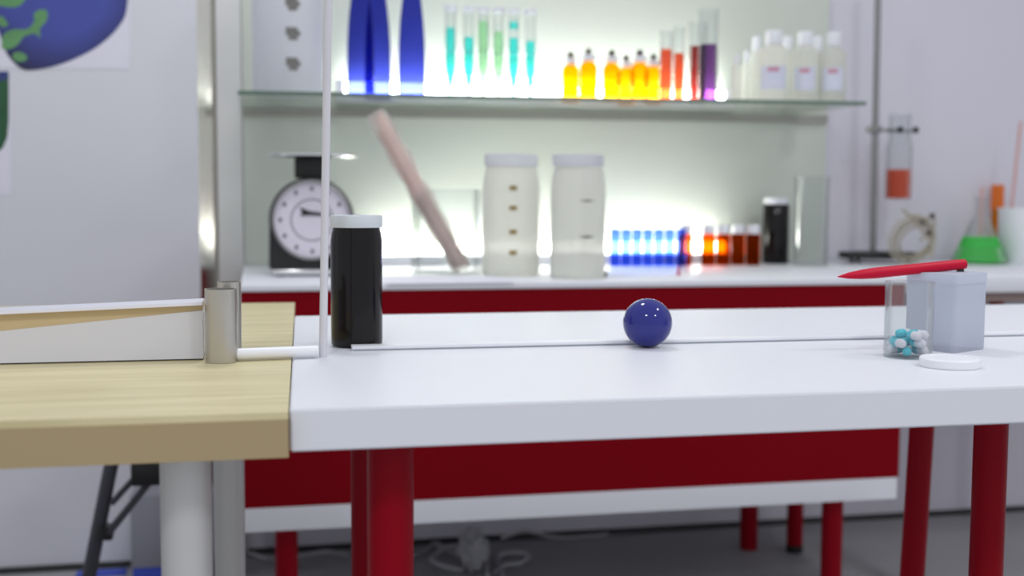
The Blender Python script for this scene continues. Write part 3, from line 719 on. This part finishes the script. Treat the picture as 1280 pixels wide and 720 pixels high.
for i, x in enumerate(xs):
    X = x+(ra+rb)/2; ht = ony(X and 600, ztops[i], YR).z-zb-z_b
    ht = ony((563, 586, 604, 623, 642, 663)[i], ztops[i], YR).z-zb-z_b
    t_ = thing('centrifuge_tube', 'clear tube of '+names[i], 'tube', (X, YR, zb+z_b), group='tubes in the clear rack')
    finish('glass', lathe([(0, 0), (rt_r*.35, .0008), (rt_r*.95, ht*.34), (rt_r*.97, ht*.985), (rt_r*1.2, ht*.985), (rt_r*1.2, ht), (rt_r*.86, ht), (rt_r*.86, ht*.34), (rt_r*.28, .004), (0, .003)], 24), G_clear, t_)
    zl = ony((563, 586, 604, 623, 642, 663)[i], liq[i][0], YR).z-zb-z_b
    finish('liquid', lathe([(0, .0032), (rt_r*.26, .0045), (rt_r*.84, ht*.345), (rt_r*.84, zl), (0, zl)], 24), liq[i][1], t_)
    if i == 4:
        za, zc2 = [ony(642, yy, YR).z-zb-z_b for yy in (36, 28)]
        finish('upper_liquid', lathe([(0, za), (rt_r*.84, za), (rt_r*.84, zc2), (0, zc2)], 24), G_cyan, t_)
    finish('cap', lathe([(0, ht+.0003), (rt_r*1.15, ht+.0003), (rt_r*1.15, ht+.011), (rt_r*1.05, ht+.0125), (0, ht+.0125)], 24), G_milkw, t_)
# amber droppers
src = None
lab_ = ['leftmost, beside the rack', 'second from left', 'third from left', 'fourth from left', 'fifth from left', 'rightmost, beside the red tubes']
for k, (xa, xb, Y) in enumerate(((702, 724, 2.86), (724, 747, 2.78), (753, 776, 2.80), (774, 791, 2.90), (788, 811, 2.78), (808, 825, 2.86))):
    c, r, h = onshelf(xa, xb, 72, Y)
    lab = 'small amber dropper bottle with dark stopper on the shelf, %s' % lab_[k]
    if src is None:
        src = thing('dropper_bottle', lab, 'bottle', c, group='amber droppers on the shelf')
        finish('body', lathe([(0, 0), (r*.92, 0), (r, .003), (r, h*.68), (r*.92, h*.76), (r*.60, h*.82), (r*.58, h*.84), (0, h*.84)], 28), G_amber, src)
        finish('cap', lathe([(0, h*.842), (r*.70, h*.842), (r*.72, h*.85), (r*.72, h*.98), (0, h*.98)], 24), M_pwhite, src)
        finish('stopper', lathe([(0, h*.981), (r*.34, h*.981), (r*.36, h*1.05), (r*.2, h*1.12), (0, h*1.12)], 16), M_stopper, src)
    else: clone(src, c, lab)
# coloured tubes / cylinders standing on the shelf
def grad(name, label, cat, xa, xb, yt, yl, Y, lm, group=None, base=False):
    c, r, h = onshelf(xa, xb, yt, Y); t_ = thing(name, label, cat, c, group=group)
    zl = ony((xa+xb)/2, yl, Y).z-c.z
    finish('glass', lathe([(0, 0), (r*.95, 0), (r, .002), (r, h-.003), (r*1.08, h), (r*.96, h), (r*.92, h-.004), (r*.92, .004), (0, .003)], 32), G_clear, t_)
    finish('liquid', lathe([(0, .0035), (r*.90, .0045), (r*.90, zl), (0, zl)], 32), lm, t_)
grad('glass_tube', 'slim glass tube of red orange liquid on the shelf, left and fuller of two', 'tube', 824, 840.5, 38, 62, 2.76, G_redor, 'red orange tubes on the shelf')
grad('glass_tube', 'slim glass tube of red orange liquid on the shelf, right and lower filled of two', 'tube', 841, 855.5, 34, 67, 2.79, G_redor, 'red orange tubes on the shelf')
grad('measuring_cylinder', 'glass measuring cylinder of dark red liquid on the shelf', 'cylinder', 860, 883, 28, 58, 2.85, G_dred)
grad('measuring_cylinder', 'tall glass measuring cylinder of purple liquid on the shelf', 'cylinder', 872, 897, 12, 56, 2.76, G_purple)
# white reagent bottles
def reagent(label, xa, xb, yt, Y, lab=True):
    c, r, h = onshelf(xa, xb, yt, Y); t_ = thing('reagent_bottle', label, 'bottle', c, group='white reagent bottles on the shelf')
    finish('body', lathe([(0, 0), (r*.94, 0), (r, .003), (r, h*.66), (r*.9, h*.74), (r*.5, h*.79), (r*.46, h*.80), (0, h*.80)], 36), G_milk, t_)
    finish('cap', lathe([(0, h*.802), (r*.55, h*.802), (r*.57, h*.81), (r*.57, h*.99), (r*.53, h), (0, h)], 28), M_pwhite, t_)
    if lab:
        d = Vector((-c.x, -c.y, 0)).normalized(); a0 = math.atan2(d.y, d.x)
        def patch(w0, w1, z0, z1, off):
            bm = bmesh.new(); n_ = 10; V_ = []
            for i in range(n_+1):
                a = a0+w0+(w1-w0)*i/n_
                V_.append([bm.verts.new((math.cos(a)*q_, math.sin(a)*q_, z)) for q_, z in ((r+off, z0), (r+off, z1), (r+off-.0008, z1), (r+off-.0008, z0))])
            for a, b in zip(V_[:-1], V_[1:]):
                for k in range(4): bm.faces.new((a[k], b[k], b[(k+1) % 4], a[(k+1) % 4]))
            bm.faces.new(V_[0]); bm.faces.new(V_[-1][::-1]); return bm
        L_ = finish('label', patch(-.85, .85, h*.18, h*.50, .0012), M_label, t_)
        finish('label_stripe', patch(-.35, .35, h*.42, h*.48, .0022), M_labelr, L_)
reagent('small translucent white bottle on the shelf, leftmost beside the purple cylinder', 914, 927, 68, 2.80, False)
reagent('small translucent white bottle on the shelf, second beside the purple cylinder', 927, 939, 64, 2.90, False)
reagent('white bottle without visible label at the back of the shelf, left of the labelled three', 936, 954, 46, 2.92, False)
reagent('labelled white bottle on the shelf, left of the front three', 947, 986, 39, 2.76)
reagent('white bottle at the back of the shelf between the left and middle labelled ones', 973, 994, 46, 2.92, False)
reagent('labelled white bottle on the shelf, middle of the front three', 989, 1022, 40, 2.78)
reagent('white bottle at the back of the shelf between the middle and right labelled ones', 1010, 1031, 46, 2.92, False)
reagent('labelled white bottle on the shelf, rightmost at the shelf end', 1025, 1057, 41, 2.77)

# ------------------------------------------------------------------ posters
def poly_y(pts, Y): return [ony(x, y, Y) for x, y in pts]
def globe_mat(name, c0, c1, cx, cz, sc):
    m = bpy.data.materials.new(name); m.use_nodes = True; nt = m.node_tree; b = nt.nodes['Principled BSDF']
    tc = nt.nodes.new('ShaderNodeTexCoord'); n = nt.nodes.new('ShaderNodeTexNoise'); n.inputs['Scale'].default_value = 9
    vm = nt.nodes.new('ShaderNodeVectorMath'); vm.operation = 'DISTANCE'; vm.inputs[1].default_value = (cx, 0, cz)
    mr = nt.nodes.new('ShaderNodeMapRange'); mr.inputs[1].default_value = sc*.55; mr.inputs[2].default_value = sc*1.02
    ad = nt.nodes.new('ShaderNodeMath'); ad.operation = 'MULTIPLY_ADD'; ad.inputs[1].default_value = .5; ad.inputs[2].default_value = -.25
    a2 = nt.nodes.new('ShaderNodeMath'); a2.operation = 'ADD'; a2.use_clamp = True
    mx = nt.nodes.new('ShaderNodeMix'); mx.data_type = 'RGBA'; mx.inputs[6].default_value = c0; mx.inputs[7].default_value = c1
    L = nt.links.new
    L(tc.outputs['Object'], vm.inputs[0]); L(tc.outputs['Object'], n.inputs['Vector']); L(vm.outputs['Value'], mr.inputs[0])
    L(n.outputs['Fac'], ad.inputs[0]); L(ad.outputs[0], a2.inputs[0]); L(mr.outputs[0], a2.inputs[1]); L(a2.outputs[0], mx.inputs[0]); L(mx.outputs[2], b.inputs['Base Color'])
    b.inputs['Roughness'].default_value = .55; return m
YP = YL-.0022
P0 = ony(60, -60, YP)
PO = thing('poster', 'white poster with a blue and green globe, upper left on the wall', 'poster', (P0.x, YL, P0.z))
po = Vector((P0.x, YL, P0.z))
sh = [p-po for p in poly_y([(-90, 84), (162, 86.5), (163, -200), (-90, -200)], YL-.0002)]
finish('sheet', add_prism(bmesh.new(), sh, (0, -.001, 0)), M_paper, PO)
gl = smooth_path([ony(x, y, YL-.0014)-po for x, y in ((160, -2), (157, 18), (150, 31), (138, 45), (122, 58), (105, 68), (85, 77), (65, 83.5), (45, 87), (30, 87), (19, 80), (8, 66), (2, 50), (-4, 30), (-8, 0), (-4, -50), (25, -100), (80, -125), (130, -95), (156, -45), (160, -2))], 5)[:-1]
ce = ony(68, -18, YL-.0014)-po
finish('globe_print', add_prism(bmesh.new(), gl, (0, -.0006, 0)), globe_mat('printed_ocean', srgb(66, 76, 160), srgb(22, 22, 50), ce.x, ce.z, 112*depth(P0)/F), PO)
M_land = pm('printed_land', srgb(96, 150, 96), .6, noise=.25, nscale=25)
def land(pts):
    pp = smooth_path([ony(x, y, YL-.0021)-po for x, y in pts+[pts[0]]], 4)[:-1]
    finish('land_print', add_prism(bmesh.new(), pp, (0, -.0004, 0)), M_land, PO)
land([(2, 60), (4, 44), (16, 37), (34, 36), (43, 26), (42, 18), (50, 12), (59, 14), (58, 26), (50, 36), (50, 48), (44, 42), (30, 46), (22, 56), (10, 62)])
land([(15, 70), (20, 65), (30, 67), (34, 73), (28, 77), (19, 76)])
land([(-6, 6), (-7, -20), (20, -30), (35, -12), (28, 4), (18, 9), (4, 8)])
land([(-4, 22), (2, 20), (10, 30), (5, 34), (-2, 30)])
land([(70, -60), (90, -80), (112, -66), (105, -36), (86, -30)])
P1 = ony(-20, 150, YL)
PQ = thing('poster', 'second poster with dark green picture, cut by the left frame edge', 'poster', (P1.x, YL, P1.z)); po2 = Vector((P1.x, YL, P1.z))
finish('sheet', add_prism(bmesh.new(), [p-po2 for p in poly_y([(-160, 242), (14, 243.5), (13, 88.5), (-160, 86)], YL-.0002)], (0, -.001, 0)), M_paper, PQ)
gl = [ony(x, y, YL-.0014)-po2 for x, y in ((11, 89), (11, 150), (9, 172), (4, 184), (-10, 196), (-60, 205), (-120, 170), (-130, 89))]
finish('picture_print', add_prism(bmesh.new(), gl, (0, -.0006, 0)), pm('printed_forest', srgb(34, 84, 52), .6, noise=.5, nscale=14), PQ)
gl = [ony(x, y, YL-.0021)-po2 for x, y in ((11, 89), (10, 98), (4, 101), (-20, 99), (-60, 108), (-120, 100), (-125, 89))]
finish('sky_print', add_prism(bmesh.new(), gl, (0, -.0004, 0)), pm('printed_sea', srgb(50, 60, 120), .6), PQ)

# ------------------------------------------------------------------ under the tables
TPY = 2.35
hub = ony(182, 500, TPY); tf = onz(112, 745, 0)
ft = ony(108, 760, TPY); ft.z = 0
TP = thing('tripod', 'dark grey tripod standing behind the bench legs', 'tripod', (hub.x, TPY, 0))
to = Vector((hub.x, TPY, 0)); Lg = []
pL0 = ony(165, 520, TPY)-to; pA_ = ony(150, 578, TPY)-to; pB_ = ony(117, 720, TPY)-to
dl = (pB_-pA_); pF = pA_+dl*(pA_.z/-dl.z); pT = pA_-dl*.75
hz = pT.z
finish('column', tube([(0, 0, hz-.16), (0, 0, hz+.01)], .014, 16), M_black, TP)
finish('hub', lathe([(0, hz-.02), (.035, hz-.02), (.035, hz+.012), (.02, hz+.02), (0, hz+.02)], 24), M_black, TP)
M_tri = pm('dark_grey_tube', srgb(66, 66, 74), .35, metal=.3)
def trileg(F_):
    top = Vector((0, 0, hz)) + Vector((F_.x, F_.y, 0)).normalized()*.03
    l = finish('leg', tube([top, F_*1.0+Vector((0, 0, .012))], .0135, 16), M_tri, TP)
    finish('foot', lathe([(0, 0), (.016, 0), (.014, .02), (0, .024)], 16), M_rub, l, loc=(F_.x, F_.y, 0))
    return top
trileg(Vector((pF.x, pF.y, 0)))
zc1 = ony(185, 590, TPY).z; zc2 = ony(128, 665, TPY).z; xb2 = (ony(128, 665, TPY)-to).x
trileg(Vector((.16, -.11, 0))); trileg(Vector((.13, .20, 0)))
finish('clamp_block', box(-.028, .03, -.024, .024, zc1-.022, zc1+.03, bevel=.005), M_black, TP)
q_ = (ony(140, 628, TPY)-to)
finish('brace', tube([(-.02, -.01, zc1-.006), (q_.x, q_.y-.01, q_.z)], .006, 10), M_tri, TP)
finish('brace', tube([(.004, -.012, zc1-.018), (xb2+.012, -.012, zc2)], .007, 10), M_tri, TP)
finish('leg_collar', tube([pA_+dl*.55, pA_+dl*.66], .019, 16), M_black, TP)
# bin by the wall, tape
b0 = ony(168, 690, YL-.06); b1 = ony(300, 690, YL-.06); bt = ony(168, 610, YL-.06)
BN = thing('waste_bin', 'small grey box bin against the wall behind the bench legs', 'bin', ((b0.x+b1.x)/2, YL-.09, 0)); hw = (b1.x-b0.x)/2
finish('body', box(-hw, hw, -.05, .05, .035, bt.z, bevel=.003), M_bin, BN)
finish('blue_base', box(-hw+.003, hw-.003, -.047, .047, 0, .035), M_blue, BN)
t0 = onz(98, 714, 0); t1 = onz(160, 709, 0)
tag(finish('tape_strip', box(t0.x, t1.x, YL-.075, YL-.03, 0, .004), M_blue), 'strip of blue tape on the floor behind the tripod', 'tape')
# cables and a crumpled bag
def cable(pts, r, label, m=None):
    P = [onz(x, y, h) if True else None for x, y, h in pts]; o = P[0].copy(); o.z = 0
    P = smooth_path(P, 10)
    tag(finish('cable', tube([p-o for p in P], r, 8), m or M_cable, loc=o), label, 'cable')
cable([(505, 700, .006), (530, 690, .006), (545, 680, .01), (565, 692, .006), (590, 700, .006), (575, 712, .006), (540, 700, .016), (560, 684, .016), (600, 690, .01), (610, 720, .006)], .006, 'white cable tangled on the floor behind the near red leg')
cable([(628, 672, .10), (640, 668, .09), (655, 664, .07), (672, 667, .045), (690, 671, .02), (712, 672, .008), (760, 668, .006)], .004, 'thin white cable hanging to the floor behind the counter')
cable([(300, 688, .006), (318, 694, .012), (336, 699, .006), (352, 702, .006), (380, 694, .006), (410, 690, .006), (434, 694, .006)], .006, 'white cable lying behind the left red counter leg')
cable([(620, 716, .006), (632, 706, .008), (650, 704, .007), (660, 694, .010), (640, 690, .016), (622, 697, .007), (630, 722, .006)], .0055, 'short white cable loop on the floor right of the crumpled bag')
bgp = onz(592, 715, 0)
bm = bmesh.new(); bmesh.ops.create_icosphere(bm, subdivisions=4, radius=1)
rnd = random.Random(3)
from mathutils import noise as NZ
for v in bm.verts:
    n_ = NZ.noise(v.co*2.3)*.45+NZ.noise(v.co*5.1)*.25; v.co *= (1+n_)
zm = min(v.co.z for v in bm.verts)
for v in bm.verts: v.co = Vector((v.co.x*.034*(1-.25*max(0, v.co.z)), v.co.y*.04, (v.co.z-zm)*.048))
tag(finish('plastic_bag', bm, glass('crumpled_film', (.8, .8, .82), .2, .85, srgb(225, 225, 228), .3), sharp=80, loc=bgp), 'crumpled whitish plastic bag on the floor behind the table', 'bag')
